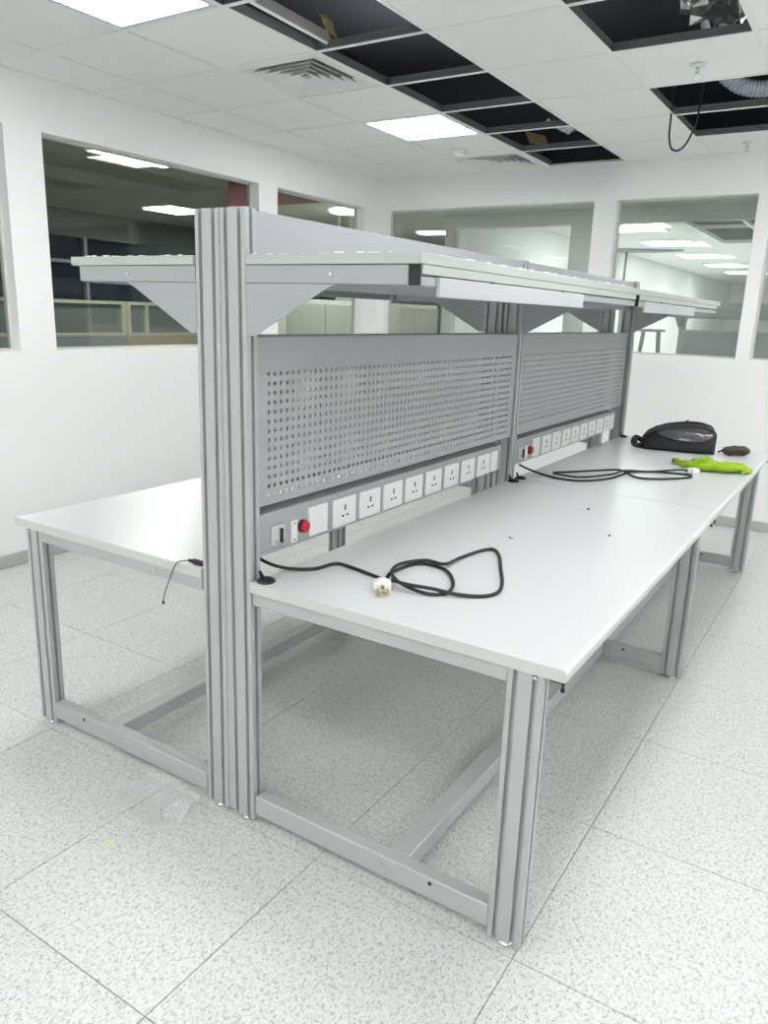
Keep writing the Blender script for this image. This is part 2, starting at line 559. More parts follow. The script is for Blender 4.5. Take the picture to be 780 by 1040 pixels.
tag(put('hanging_cable', MB().tube([(.19, 3.47, 3.1), (.2, 3.46, 2.8), (.205, 3.45, 2.62), (.207, 3.45, 2.54), (.226, 3.45, 2.475), (.262, 3.45, 2.458), (.3, 3.45, 2.482), (.33, 3.45, 2.54), (.352, 3.45, 2.62), (.36, 3.46, 2.8), (.36, 3.47, 3.1)], .0055), M['rubber']),
    'black cable looping down from an open ceiling tile', 'cable')
fd = MB()
pts = [(.30, 3.55, 3.3), (.33, 3.75, 3.03), (.44, 3.9, 2.90), (.60, 3.95, 2.86), (.78, 3.95, 2.89), (.92, 3.9, 3.03), (.98, 3.8, 3.3)]
fd.tube(pts, lambda t: .045 + .004 * sin(t * 300), n=14, sub=30)
tag(put('flexible_duct', fd, M['duct']), 'grey flexible hose sagging above the open tiles at right', 'duct')
for k, (pth, lb) in enumerate((([(WX + .02, 2.05, 3.15), (0, 2.1, 3.15), (RX - .02, 2.2, 3.15)], 'dark pipe crossing above the row of open tiles'),
                               ([(.62, NY + .1, 3.25), (.62, FY - .05, 3.25)], 'dark pipe running above the right open tiles'))):
    tag(put('service_pipe', MB().tube(pth, .03), M['teeside']), lb, 'pipe')
def crumple(w, d, n, amp, sc, seed, base=0.0):
    mb = MB()
    g = [[None] * (n + 1) for _ in range(n + 1)]
    for i in range(n + 1):
        for j in range(n + 1):
            u, v = i / n - .5, j / n - .5
            p = Vector((u * w, v * d, 0))
            q = Vector((u * w * sc + seed, v * d * sc, seed))
            z = amp * (noise.noise(q) + .5 * noise.noise(q * 2.3) + .3 * abs(noise.noise(q * 4.1)))
            g[i][j] = mb.bm.verts.new((p.x + amp * .4 * noise.noise(q * 1.7 + Vector((9, 3, 1))), p.y + amp * .4 * noise.noise(q * 1.9 + Vector((2, 8, 5))), max(base, z)))
    for i in range(n):
        for j in range(n):
            mb.face([g[i][j], g[i + 1][j], g[i + 1][j + 1], g[i][j + 1]])
    return mb
foil_a = put('foil_insulation', crumple(.42, .5, 14, .09, 9, 3.3, -1), M['foil'], None, (-.72, 4.42, 2.87), (.3, .2, .2))
tag(foil_a, 'crumpled silver foil insulation in the far open ceiling tiles', 'insulation')
foil_b = put('foil_insulation', crumple(.4, .25, 12, .09, 12, 8.1, -1), M['foil'], None, (.64, 2.48, 2.86), (-.5, .2, .1))
tag(foil_b, 'crumpled silver foil in the open ceiling tile at top right', 'insulation')
t_ = put('cardboard_strip', B(-.045, .045, -.16, .16, -.002, .002), M['card'], None, (-1.0, 4.40, 2.80), (.2, 1.1, .1))
tag(t_, 'tan cardboard strip standing in the far open ceiling tiles', 'cardboard')
t_ = put('loose_ceiling_board', B(-.04, .04, -.3, .3, -.007, .007), M['ceil'], None, (-.945, 1.42, 2.72), (0, 1.0, .03))
tag(t_, 'white board offcut leaning in the nearest open ceiling tile', 'board')
t_ = put('paper_scrap', crumple(.1, .13, 6, .02, 12, 2.2, -1), M['card'], None, (-.88, 1.60, 2.735), (0, 1.1, .3))
tag(t_, 'small tan paper scrap on the leaning board offcut', 'paper')

# ------------------------------------------------------------------ the workbench (one bay; built three times from shared meshes)
H, TZ, TT = 1.736, 0.768, 0.029
PITCH = 1.757
def profile_poly(w, d, slots_w, slots_d, g=.0058, dp=.013, r=.0025):
    """outline of a slotted aluminium profile, x in 0..w, y in 0..d, counter-clockwise"""
    P = [(r, 0)]
    for c in slots_w: P += [(c - g, 0), (c - g, dp), (c + g, dp), (c + g, 0)]
    P += [(w - r, 0), (w, r)]
    for c in slots_d: P += [(w, c - g), (w - dp, c - g), (w - dp, c + g), (w, c + g)]
    P += [(w, d - r), (w - r, d)]
    for c in slots_w[::-1]: P += [(c + g, d), (c + g, d - dp), (c - g, d - dp), (c - g, d)]
    P += [(r, d), (0, d - r)]
    for c in slots_d[::-1]: P += [(0, c + g), (dp, c + g), (dp, c - g), (0, c - g)]
    P += [(0, r)]
    return P
PW, PD = .0858, .0434
POLY = profile_poly(PW, PD, [.0199, .0659], [.0217])
def mirror(poly): return [(-x, y) for x, y in poly][::-1]
MESH = {}
def cached(key, fn):
    if key not in MESH: MESH[key] = fn()
    return MESH[key]
def post_mesh(s, gap):
    mb = MB()
    poly = POLY if s > 0 else mirror(POLY)
    mb.prism(poly, 2, .015, H)
    for v in mb.bm.verts:
        v.co.x += s * (.001 + gap + .008 * (1 - v.co.z / H))
    return mb.mesh('post')
def leg_mesh(s):
    poly = [(x + .858, y) for x, y in POLY]
    return MB().prism(poly if s > 0 else mirror(poly), 2, .015, TZ - TT).mesh('leg')
def top_mesh(s, y0, y1):
    r, z1, z0 = .011, TZ, TZ - TT
    P = [(.0945, z0), (.995 - .003, z0), (.997, z0 + .005)]
    for k in range(5):
        a = pi / 2 * k / 4
        P.append((.997 - r + r * cos(a), z1 - r + r * sin(a)))
    P += [(.0945, z1)]
    P = [(s * x, z) for x, z in P]
    mb = MB().prism(P, 1, y0, y1)
    mb.bm.faces.ensure_lookup_table()
    bmesh.ops.recalc_face_normals(mb.bm, faces=mb.bm.faces)
    for f in mb.bm.faces:
        f.material_index = 0 if f.normal.z > .3 else 1
    return mb.mesh('tabletop')
def pegboard_mesh(s):
    """perforated sheet: every hole is a real opening"""
    y0, y1, z0, z1 = PD + .002, PITCH - .002, .968, 1.424
    ny, nz, p, hr = 64, 14, .0255, .0060
    ya = .078
    za = .996 - p / 2
    mb = MB()
    t = .0015
    V = {}
    def vert(x, y, z):
        k = (round(x, 5), round(y, 5), round(z, 5))
        if k not in V: V[k] = mb.bm.verts.new(k)
        return V[k]
    for side in (0, 1):
        x = s * (.081 - t * side * 1.0)
        for a in range(ny):
            for b in range(nz):
                yc, zc = ya + (a + .5) * p, za + (b + .5) * p
                h = p / 2
                out = [(yc + h, zc), (yc + h, zc + h), (yc, zc + h), (yc - h, zc + h), (yc - h, zc), (yc - h, zc - h), (yc, zc - h), (yc + h, zc - h)]
                ins = [(yc + hr * cos(pi / 4 * k), zc + hr * sin(pi / 4 * k)) for k in range(8)]
                for k in range(8):
                    l = (k + 1) % 8
                    mb.face([vert(x, *out[k]), vert(x, *out[l]), vert(x, *ins[l]), vert(x, *ins[k])])
                if side == 0:
                    x2 = s * (.081 - t)
                    for k in range(8):
                        l = (k + 1) % 8
                        mb.face([vert(x, *ins[k]), vert(x, *ins[l]), vert(x2, *ins[l]), vert(x2, *ins[k])])
    yb, zb = ya + ny * p, za + nz * p
    xa, xb = s * (.081 - t), s * .081
    mb.box(xa, xb, y0, ya, z0, z1).box(xa, xb, yb, y1, z0, z1)
    mb.box(xa, xb, ya, yb, z0, za).box(xa, xb, ya, yb, zb, z1)
    # folded flanges; top and bottom widened to keep the cavity dark
    mb.box(s * .003, s * .0795, y0, y1, z1 - .0015, z1).box(s * (.02 if s > 0 else .055), s * .0795, y0, y1, z0, z0 + .0015)
    mb.box(s * .05, s * .0795, y0, y0 + .0015, z0 + .0015, z1 - .0015).box(s * .05, s * .0795, y1 - .0015, y1, z0 + .0015, z1 - .0015)
    return mb.mesh('pegboard', fix=False)

def socket_mesh(s, w=.122, h=.09):
    mb = MB().box(0, s * .009, -w / 2, w / 2, -h / 2, h / 2, .0025, 2)
    mb.m(1)
    mb.box(s * .009, s * .0094, -.0035, .0035, .004, .022)
    mb.box(s * .009, s * .0094, -.017, -.007, -.016, -.0095).box(s * .009, s * .0094, .007, .017, -.016, -.0095)
    return mb.mesh('socket')

def bay(root, stations, y_top, simple=False):
    """stations: list of (local y, extra gap) where a frame of posts and legs stands"""
    for (ys_, gap, first) in stations:
        if gap == 0:
            put('seam_filler', cached('joint', lambda: B(-.0085, .0085, .0045, .038, .016, H - .004).mesh('seam_filler')), M['alu'], root, (0, ys_, 0))  # filler added so the seam between the posts looks less dark
        for s in (1, -1):
            put('post', cached(('post', s, gap), lambda: post_mesh(s, gap)), M['alu'], root, (0, ys_, 0))
            put('leg', cached(('leg', s), lambda: leg_mesh(s)), M['alu'], root, (0, ys_, 0))
            # feet
            ft = cached('foot', lambda: MB().lathe((0, 0, 0), [(.020, .0005), (.020, .005), (.008, .008), (.008, .02)], 12).mesh('levelling_foot'))
            for fx in (.901, .055):
                put('levelling_foot', ft, M['chrome'], root, (s * fx, ys_ + .0217, 0))
            tr = put('top_rail', cached(('toprail', s), lambda: B(s * .0975, s * .858, .001, .03, .701, .7375, .002).mesh('top_rail')), M['alu'], root, (0, ys_, 0))
            br = put('foot_rail', cached(('footrail', s), lambda: B(s * .0985, s * .858, .0005, .0425, .034, .097, .005, 3).mesh('foot_rail')), M['alu'], root, (0, ys_, 0))
            bolt = cached('bolt', lambda: MB().cyl((0, .001, 0), (0, -.003, 0), .0055, .0045, 10).mesh('bolt'))
            put('bolt', bolt, M['chrome'], tr, (s * .297, 0, .72))
            put('bolt', bolt, M['chrome'], tr, (s * .9235, .004, .728)) if not simple else None
            put('bolt', bolt, M['chrome'], br, (s * .552, 0, .078))
            put('hole_plug', cached('plug_hole', lambda: MB().cyl((0, .001, 0), (0, -.0015, 0), .0055, n=10).mesh('hole_plug')), M['dark'], br, (s * .694, 0, .082))
            # shelf arm and gusset
            arm = put('shelf_arm', cached(('arm', s), lambda: B(s * .0885, s * .56, 0, .04, 1.557, 1.599, .0015).mesh('shelf_arm')), M['sheet'], root, (0, ys_, 0))
            put('bolt', bolt, M['chrome'], arm, (s * .35, 0, 1.578))
            gz = cached(('gusset', s), lambda: MB().prism([(s * .0885, 1.556), (s * .36, 1.556), (s * .335, 1.546), (s * .112, 1.428), (s * .0895, 1.428)], 1, .002, .006)
                        .box(s * .0895, s * .36, .006, .03, 1.552, 1.556).mesh('gusset'))
            put('gusset', gz, M['sheet'], root, (0, ys_, 0))
    y0, y1 = y_top
    for s in (1, -1):
        tp = put('tabletop', cached(('top', s, y0), lambda: top_mesh(s, y0, y1)), [M['top'], M['edge']], root)
        put('long_rail', cached(('long', s), lambda: B(s * .545, s * .606, .0445, PITCH - .001, .04, .094, .003).mesh('long_rail')), M['alu'], root)
        # shelf
        sh = put('shelf', cached(('shelf', s, y0), lambda: B(s * .0915, s * .591, y0, y1 - .002, 1.6, 1.624, .002).mesh('shelf')), M['shelf'], root)
        fy0 = 0.0 if s > 0 else .042
        bm_ = put('shelf_beam', cached(('beam', s), lambda: MB().prism([(s * x, z) for x, z in ((.5605, 1.555), (.588, 1.555), (.59, 1.557), (.59, 1.5745), (.578, 1.5745), (.578, 1.5795), (.59, 1.5795), (.59, 1.597), (.588, 1.599), (.5605, 1.599))], 1, fy0 + .003, 1.70).mesh('shelf_beam')), M['sheet'], root)
        cap = cached(('cap', s), lambda: B(s * .5608, s * .5898, -.003, .003, 1.5555, 1.5985, .001).mesh('end_cap'))
        lab(put('end_cap', cap, M['black'], bm_, (0, fy0, 0)), 'black plastic end cap')
        put('end_cap', cap, M['black'], bm_, (0, 1.703, 0))
        lab(put('upper_strip', cached(('fascia', s), lambda: B(s * .5902, s * .5925, fy0 + .004, 1.70, 1.5795, 1.599).mesh('upper_strip')), M['shelf'], bm_), 'pale strip over the upper half of the beam')  # gives the beam's upper half the shelf's paler colour
        # panels
        put('back_panel', cached(('back', s), lambda: B(s * .076, s * .08, PD + .001, PITCH - .001, 1.56, 1.732, .001).mesh('back_panel')), M['panel'], root)
        put('pegboard', cached(('peg', s), lambda: pegboard_mesh(s)), M['sheet'], root)
        hk = cached(('hook', s), lambda: MB().box(s * .955, s * .99, -.006, .006, TZ - TT - .008, TZ - TT, .001).cyl((s * .985, 0, TZ - TT - .006), (s * .985, 0, TZ - TT - .022), .003, n=8).cyl((s * .985, 0, TZ - TT - .022), (s * .985, 0, TZ - TT - .028), .005, n=8).mesh('edge_hook'))
        for hy in ((y0 + .015, y1 - .06) if s > 0 else ()):
            put('edge_hook', hk, M['black'], root, (0, hy, 0))
        if s < 0: continue          # the photograph shows no strip on the far side
        st = put('power_strip', cached(('strip', s), lambda: B(s * .018, s * .083, PD + .002, 1.655, .832, .945, .002).mesh('power_strip')), M['sheet'], root)
        if simple: continue
        fx = s * .083
        sk = cached(('socket', s), lambda: socket_mesh(s))
        for k in range(8):
            lab(put('socket', sk, [M['plastic'], M['dark']], st, (fx, .444 + k * .1457, .881)), 'white three-pin power socket')
        lab(put('blank_plate', cached(('blank', s), lambda: B(0, s * .009, -.046, .046, -.045, .045, .0025, 2).mesh('blank_plate')), M['plastic'], st, (fx, .306, .882)), 'white blank plate')
        put('blank_plate', cached(('blank2', s), lambda: B(0, s * .009, -.034, .034, -.045, .045, .0025, 2).mesh('blank_plate')), M['plastic'], st, (fx, 1.571, .881))
        lab(put('name_plate', cached(('label', s), lambda: MB().box(0, s * .004, -.014, .014, -.033, .033, .001).m(1).cyl((s * .004, 0, .025), (s * .0046, 0, .025), .003, n=8).cyl((s * .004, 0, -.025), (s * .0046, 0, -.025), .003, n=8).mesh('name_plate')), [M['plastic'], M['dark']], st, (fx, .196, .868)), 'small white plate')
        lab(put('push_button', cached(('button', s), lambda: MB().cyl((0, 0, 0), (s * .006, 0, 0), .020, n=20).m(1).cyl((s * .006, 0, 0), (s * .018, 0, 0), .0185, .0165, n=20).mesh('push_button')), [M['dark'], M['red']], st, (fx, .236, .876)), 'red push button')
        lab(put('rotary_switch', cached(('rotary', s), lambda: MB().box(0, s * .008, -.029, .029, -.029, .029, .007, 2).cyl((s * .008, 0, 0), (s * .014, 0, 0), .023, .021, 20).m(1).box(s * .014, s * .022, -.004, .004, -.021, .021, .001).mesh('rotary_switch')), [M['plasticg'], M['black']], st, (fx, .122, .876)), 'grey rotary switch with a black bar')
        # lamp housing hung on the shelf front
        if s > 0:
            lp = put('lamp_housing', B(.5905, .6, .07, 1.05, 1.533, 1.5755, .0015), M['housing'], root)
            put('mounting_clip', B(.5905, .5985, .35, .358, 1.5757, 1.579), M['dark'], lp)
            put('mounting_clip', B(.5905, .5985, .86, .868, 1.5757, 1.579), M['dark'], lp)
        # grommets
        gr = cached('grommet', lambda: MB().lathe((0, 0, 0), [(.026, 0), (.026, .004), (.02, .009), (.008, .013)], 16).cyl((-.012, 0, .008), (-.02, -.004, .028), .006, .004, 8).mesh('cable_grommet'))
        if s > 0:
            for gy in ((y0 + .035), (y1 - .045)):
                put('cable_grommet', gr, M['black'], root, (s * .122, gy, TZ))
wb = empty('workbench', (0, 0, 0))
tag(wb, 'grey double-sided workbench nearest the camera, with sockets, pegboards and shelves', 'workbench', 'slotted grey workbenches')
bay(wb, [(0, 0, True), (PITCH, .004, False)], (-.005, 1.777))
# torn protective film left along the shelf edges
fr = MB()
for s in (1, -1):
    for k in range(9):
        x = s * (.12 + k * .05 + random.uniform(-.02, .02))
        fr.box(x, x + s * random.uniform(.006, .04), -.004, .0, 1.6235, 1.6235 + random.uniform(.001, .004))
o = put('film_residue', fr, M['plastic'], wb); o['kind'] = 'stuff'
fr = MB()
for k in range(16):
    y = .1 + k * .1 + random.uniform(-.03, .03)
    fr.box(.583, .588, y, y + random.uniform(.02, .06), 1.6235, 1.6235 + random.uniform(.001, .004))
o = put('film_residue', fr, M['plastic'], wb); o['kind'] = 'stuff'
wb2 = empty('workbench', (0, PITCH, 0))
tag(wb2, 'grey double-sided workbench adjoining behind, carrying the bag and green glove', 'workbench', 'slotted grey workbenches')
bay(wb2, [(PITCH, .022, False)], (.022, 1.806))

# ------------------------------------------------------------------ cables on the tabletops
def cable(name, pts, label, plug_c, plug_dir, pins):
    r = empty(name, (pts[0][0], pts[0][1], TZ))
    tag(r, label, 'cable')
    off = Vector((pts[0][0], pts[0][1], TZ))
    put('cord', MB().tube([Vector(p) - off for p in pts], .0052, 8, 7), M['rubber'], r)
    a = math.atan2(plug_dir[1], plug_dir[0])
    pb = MB()
    pb.box(-.02, .02, -.024, .024, -.0135, .0135, .005, 2).box(-.036, -.018, -.013, .013, -.011, .011, .004, 2)
    me = pb.mesh('plug')
    pl = lab(put('plug', me, M['plastic'], r, Vector(plug_c) - off, (0, 0, a)), 'white three-pin plug')
    if pins:
        for (py, pz) in ((-.013, -.005), (.013, -.005), (0, .006)):
            lab(put('pin', B(.0205, .06, py - .0045, py + .0045, pz - .0025, pz + .0025, .0008), M['brass'], pl), 'brass pin')
    return r
zt = TZ + .0056
c1 = [(.03, .10, .80), (.075, .112, .785), (.125, .135, zt + .004), (.171, .187, zt), (.189, .259, zt), (.239, .263, zt), (.36, .235, zt), (.385, .225, zt),
      (.365, .30, zt + .001), (.385, .414, zt + .001), (.47, .415, zt + .001), (.541, .338, zt + .001), (.571, .253, zt + .001), (.535, .207, zt + .001), (.455, .21, zt + .008), (.385, .262, zt + .011),
      (.36, .345, zt + .011), (.40, .425, zt + .011), (.465, .43, zt + .011), (.463, .53, zt + .004), (.474, .64, zt), (.50, .69, zt), (.545, .64, zt), (.60, .53, zt), (.659, .409, zt), (.679, .33, zt), (.655, .28, zt), (.60, .245, zt + .003),
      (.545, .222, zt + .012), (.48, .195, zt + .018), (.425, .20, zt + .016), (.397, .20, zt + .0095)]
cable('power_cable', c1, 'black power cable coiled on the near tabletop, brass pins facing the camera', (.414, .168, TZ + .015), (.55, -.83), True)
c2 = [(.044, 1.979, .80), (.1, 1.97, .785), (.168, 1.963, zt), (.257, 1.922, zt), (.371, 1.936, zt), (.459, 2.08, zt), (.493, 2.30, zt), (.58, 2.40, zt), (.69, 2.44, zt), (.745, 2.44, zt), (.765, 2.39, zt), (.70, 2.285, zt),
      (.60, 2.20, zt), (.53, 2.22, zt), (.455, 2.27, zt + .011), (.36, 2.22, zt + .004), (.26, 2.11, zt), (.21, 2.02, zt + .004), (.255, 1.955, zt + .011), (.36, 1.965, zt + .011), (.45, 2.13, zt + .011), (.49, 2.24, zt + .018), (.58, 2.33, zt + .012), (.69, 2.47, zt + .014), (.725, 2.50, zt + .009)]
cable('power_cable', c2, 'black power cable folded in a bundle on the far tabletop', (.752, 2.525, TZ + .014), (.8, .6), False)
r = empty('thin_wire', (-.11, -.02, .80))
tag(r, 'thin dark wire hanging from the left tabletop beside the near post', 'wire')
put('connector', MB().box(-.03, .015, -.006, .006, -.008, .008, .003).box(-.048, -.03, -.004, .004, -.006, .004, .002), M['black'], r, (-.005, .035, -.0235))
put('wire', MB().tube([(-.05, .033, -.024), (-.072, .012, -.028), (-.085, .008, -.045), (-.108, .008, -.09), (-.13, .009, -.135), (-.139, .009, -.165)], .0016, 6), M['screw'], r)
put('wire_tip', MB().cyl((-.139, .009, -.165), (-.14, .009, -.173), .004, n=8), M['black'], r)
for k, (x, y, a, lb) in enumerate(((.485, .854, .3, 'tiny dark screw on the near tabletop, left of the other two'), (.57, 1.429, 1.2, 'tiny dark screw on the near tabletop, closest to the seam'), (.754, 1.103, 2.1, 'tiny dark screw on the near tabletop, closest to the front edge'))):
    r = empty('loose_screw', (x, y, TZ), a)
    tag(r, lb, 'screw', 'loose screws on the near tabletop')
    put('screw_head', MB().cyl((0, 0, .0042), (.003, 0, .0042), .004, .003, 8), M['screw'], r)
    put('screw_shank', MB().cyl((.003, 0, .0042), (.014, 0, .0012), .0016, .001, 6), M['screw'], r)

# ------------------------------------------------------------------ bag, pouch, glove
bg = empty('waist_bag', (.52, 3.22, TZ), math.atan2(.24, .97))
tag(bg, 'black waist bag with a smoky clear front pocket on the far tabletop', 'bag')
mb = MB()
secs = [(-.205, .05, .06), (-.18, .08, .095), (-.13, .10, .125), (-.05, .11, .145), (.04, .115, .158), (.12, .115, .158), (.175, .105, .148), (.20, .09, .12)]
rings = []
for (x, hw, h) in secs:
    rg = []
    for k in range(20):
        a = 2 * pi * k / 20
        ca, sa = cos(a), sin(a)
        yy = hw * (abs(ca) ** .6) * (1 if ca >= 0 else -1)
        zz = h / 2 + h / 2 * (abs(sa) ** .55) * (1 if sa >= 0 else -1)
        lean = .05 * (zz / .14)
        wob = .006 * noise.noise(Vector((x * 14, yy * 14, zz * 14)))
        rg.append(mb.bm.verts.new((x + wob, yy + lean, max(.0005, zz + wob))))
    rings.append(rg)
for a, b in zip(rings, rings[1:]):
    for k in range(20):
        mb.face([a[k], a[(k + 1) % 20], b[(k + 1) % 20], b[k]]).smooth = True
mb.face(rings[0][::-1]); mb.face(rings[-1])
put('bag_body', mb, M['bag'], bg)
# clear pocket: a domed oval on the sloping front
mb = MB()
n1, n2 = 28, 6
cpk = Vector((.035, -.064, .108)); ux = Vector((1, 0, .03)).normalized(); uy = Vector((0, .70, .71)).normalized(); un = ux.cross(uy)
rr = []
for j in range(n2 + 1):
    t = 1 - j / n2
    rg = []
    for k in range(n1):
        a = 2 * pi * k / n1
        px = .145 * t * cos(a) ; py = .052 * t * sin(a) * (1.0 + .25 * cos(a))
        up = .012 * (1 - t * t) + .004 * noise.noise(Vector((px * 30, py * 30, 1)))
        rg.append(mb.bm.verts.new(cpk + ux * px + uy * py + un * (up + .0)))
    rr.append(rg)
for a, b in zip(rr, rr[1:]):
    for k in range(n1):
        f = mb.face([a[k], a[(k + 1) % n1], b[(k + 1) % n1], b[k]])
        if f: f.smooth = True
put('clear_pocket', mb, M['bagwin'], bg)
pp = []
for k in range(n1 + 1):
    a = 2 * pi * k / n1
    pp.append(cpk + ux * (.15 * cos(a)) + uy * (.056 * sin(a) * (1 + .25 * cos(a))) + un * .002)
put('piping', MB().tube(pp, .005, 6, 2), M['black'], bg)
put('zip', MB().tube([(-.17, .03, .103), (-.08, .05, .142), (.03, .058, .162), (.12, .055, .163), (.185, .04, .14)], .005, 6), M['black'], bg)
put('strap', remeshed(MB().tube([(-.185, .02, .03), (-.215, .01, .05), (-.24, -.01, .06), (-.25, -.03, .035), (-.235, -.03, .018), (-.2, -.02, .016)], .016, 8), .006, 4), M['bag'], bg)
put('buckle', MB().box(-.262, -.226, -.045, -.015, .03, .062, .006, 2), M['black'], bg)
put('zip_puller', MB().box(.18, .20, .01, .022, .075, .083, .002).cyl((.03, .058, .163), (.045, .053, .175), .004), M['black'], bg)
po = empty('belt_pouch', (.832, 3.278, TZ), .42)
tag(po, 'small olive brown pouch beside the black waist bag', 'pouch')
mb = MB()
for c, rd in (((-.03, 0, .026), (.05, .042, .026)), ((.03, 0, .029), (.05, .042, .028)), ((0, 0, .03), (.055, .045, .028))):
    ellipsoid(mb, Vector(c), rd)
me = remeshed(mb, .007, 6)
zmin = min(v.co.z for v in me.vertices)
for v in me.vertices:
    v.co += Vector((0, 0, .5 * .008 * noise.noise(v.co * 40) - zmin + .0005)) if v.co.z > zmin + .01 else Vector((0, 0, -zmin + .0005))
put('pouch_body', me, M['pouch'], po)
put('strap', MB().tube([(-.07, 0, .02), (-.085, .0, .021), (-.098, -.004, .014)], .006, 6), M['black'], po)
put('flap_seam', MB().tube([(-.05, -.043, .03), (0, -.048, .034), (.05, -.042, .03)], .003, 6), M['black'], po)

gl = empty('work_glove', (.84, 2.68, TZ))
tag(gl, 'crumpled lime green work glove on the far tabletop', 'glove')
mb = MB()
def G(x, y): return x - .84, y - 2.68
ax = Vector((.82, .57, 0)).normalized()
for (x, y, rx, ry, rz) in ((.90, 2.70, .085, .055, .022), (.86, 2.67, .07, .06, .024), (.80, 2.66, .06, .06, .026), (.94, 2.72, .05, .04, .016), (.77, 2.69, .05, .055, .03)):
    a, b = G(x, y)
    ellipsoid(mb, Vector((a, b, rz)), (rx, ry, rz), Matrix.Rotation(.55, 3, 'Z'))
fingers = [[(.80, 2.62), (.75, 2.60), (.71, 2.615)], [(.79, 2.66), (.72, 2.65), (.66, 2.655)], [(.78, 2.70), (.71, 2.70), (.645, 2.72), (.615, 2.745)],
           [(.77, 2.74), (.72, 2.77), (.70, 2.80)], [(.82, 2.73), (.79, 2.79), (.76, 2.83)]]
for k, f in enumerate(fingers):
    mb.tube([(*G(x, y), .018 + .006 * sin(i * 1.7 + k)) for i, (x, y) in enumerate(f)], lambda t: .019 - .004 * t, 8, 4)
me = remeshed(mb, .006, 5)
zmin = min(v.co.z for v in me.vertices)
for v in me.vertices:
    up = (v.co.z - zmin) / .05
    v.co.z += -zmin + .0005 + up * .012 * noise.noise(v.co * 32) + up * .007 * noise.noise(v.co * 70)
put('glove_body', me, M['lime'], gl)
for (x, y) in ((.61, 2.75), (.698, 2.805), (.757, 2.835)):
    a, b = G(x, y)
    mb = MB(); ellipsoid(mb, Vector((a, b, .017)), (.016, .012, .014), n=10)
    lab(put('finger_tip', mb, M['limetip'], gl), 'dark dipped fingertip')
put('cuff_hem', MB().tube([(*G(.955, 2.66), .012), (*G(.985, 2.71), .016), (*G(.985, 2.755), .014), (*G(.955, 2.775), .009)], .007, 6), M['lime'], gl)

# ------------------------------------------------------------------ litter on the floor
fb = crumple(.31, .18, 40, .03, 13, 5.7, .002)
for v in fb.bm.verts:
    v.co.z = .003 + abs(v.co.z) * .9 + max(0, (v.co.y + .0)) * .35
def ragged(f):
    c = f.calc_center_median()
    return (c.x / .155) ** 2 + (c.y / .09) ** 2 + .55 * noise.noise(Vector((c.x * 13, c.y * 13, 4))) + .25 * noise.noise(Vector((c.x * 40, c.y * 40, 1))) > .95
bmesh.ops.delete(fb.bm, geom=[f for f in fb.bm.faces if ragged(f)], context='FACES')
for f in fb.bm.faces: f.smooth = True
t_ = put('plastic_film', fb, M['film'], None, (-.215, -.1, 0), (0, 0, -.08))
tag(t_, 'crumpled clear plastic film on the floor against the near post', 'plastic')
t_ = put('paper_scrap', crumple(.022, .016, 5, .006, 60, 1.1, .001), M['yellow'], None, (-.186, -.299, 0), (0, 0, .5))
tag(t_, 'tiny pale yellow scrap on the floor tiles', 'paper')

# ------------------------------------------------------------------ the dim office beyond the left wall
OX = -9.6
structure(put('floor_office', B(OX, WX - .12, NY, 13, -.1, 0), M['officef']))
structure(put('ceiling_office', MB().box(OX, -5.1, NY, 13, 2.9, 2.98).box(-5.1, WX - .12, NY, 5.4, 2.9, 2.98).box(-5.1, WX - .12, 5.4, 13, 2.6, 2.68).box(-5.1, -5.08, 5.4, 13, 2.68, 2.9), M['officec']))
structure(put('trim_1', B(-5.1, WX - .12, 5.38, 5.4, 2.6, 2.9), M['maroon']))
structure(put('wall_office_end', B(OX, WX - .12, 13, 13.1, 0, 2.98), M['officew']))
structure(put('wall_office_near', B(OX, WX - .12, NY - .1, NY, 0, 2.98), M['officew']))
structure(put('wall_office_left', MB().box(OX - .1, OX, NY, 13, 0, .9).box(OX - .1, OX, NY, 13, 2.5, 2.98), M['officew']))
ow = structure(empty('window_7', (OX, 0, .9)))
for k in range(14):
    y = NY + .05 + k * 1.18
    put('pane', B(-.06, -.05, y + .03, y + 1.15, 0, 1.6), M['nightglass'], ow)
    put('mullion', B(-.08, .03, y - .03, y + .03, 0, 1.6), M['mull'], ow)
put('transom', B(-.08, .02, NY, 13, 1.2, 1.25), M['mull'], ow)
# their lamps
def lamp(name, x, y, z, hx, hy, m, lb, round_=False):
    r = empty(name, (x, y, z))
    tag(r, lb, 'light')
    if round_:
        put('diffuser', MB().lathe((0, 0, 0), [(hx, 0), (hx, -.02), (hx * .9, -.03)], 24), m, r)
        put('light_frame', MB().lathe((0, 0, 0), [(hx + .02, 0), (hx + .02, -.012), (hx, -.012)], 24), M['lamp'], r)
    else:
        put('diffuser', B(-hx, hx, -hy, hy, -.012, 0), m, r)
        fb = MB()
        for a, b, c, e in ((-hx - .015, hx + .015, -hy - .015, -hy), (-hx - .015, hx + .015, hy, hy + .015), (-hx - .015, -hx, -hy, hy), (hx, hx + .015, -hy, hy)):
            fb.box(a, b, c, e, -.016, 0)
        put('light_frame', fb, M['lamp'], r)
    return r
lamp('office_light', -5.0, 4.02, 2.895, .16, .46, M['lamp_outer'], 'long office ceiling light seen highest through the left window')
lamp('office_light', -7.9, 7.15, 2.895, .3, .34, M['lamp_outer'], 'office ceiling light seen through the left window beside the near post')
lamp('office_light', -7.1, 3.7, 2.895, .28, .3, M['lamp_outer'], 'office ceiling light at the left picture edge')
lamp('office_light', -3.85, 5.96, 2.595, .2, .2, M['lamp_outer'], 'round office ceiling light seen through the last left window', True)
lamp('office_light', -4.05, 8.3, 2.595, .2, .12, M['lamp_outer'], 'office ceiling light seen through the far wall window at left')
t_ = empty('hanging_sign', (-3.72, 5.7, 2.6))
tag(t_, 'pair of thin white rods hanging from the office ceiling by the round light', 'sign hanger')
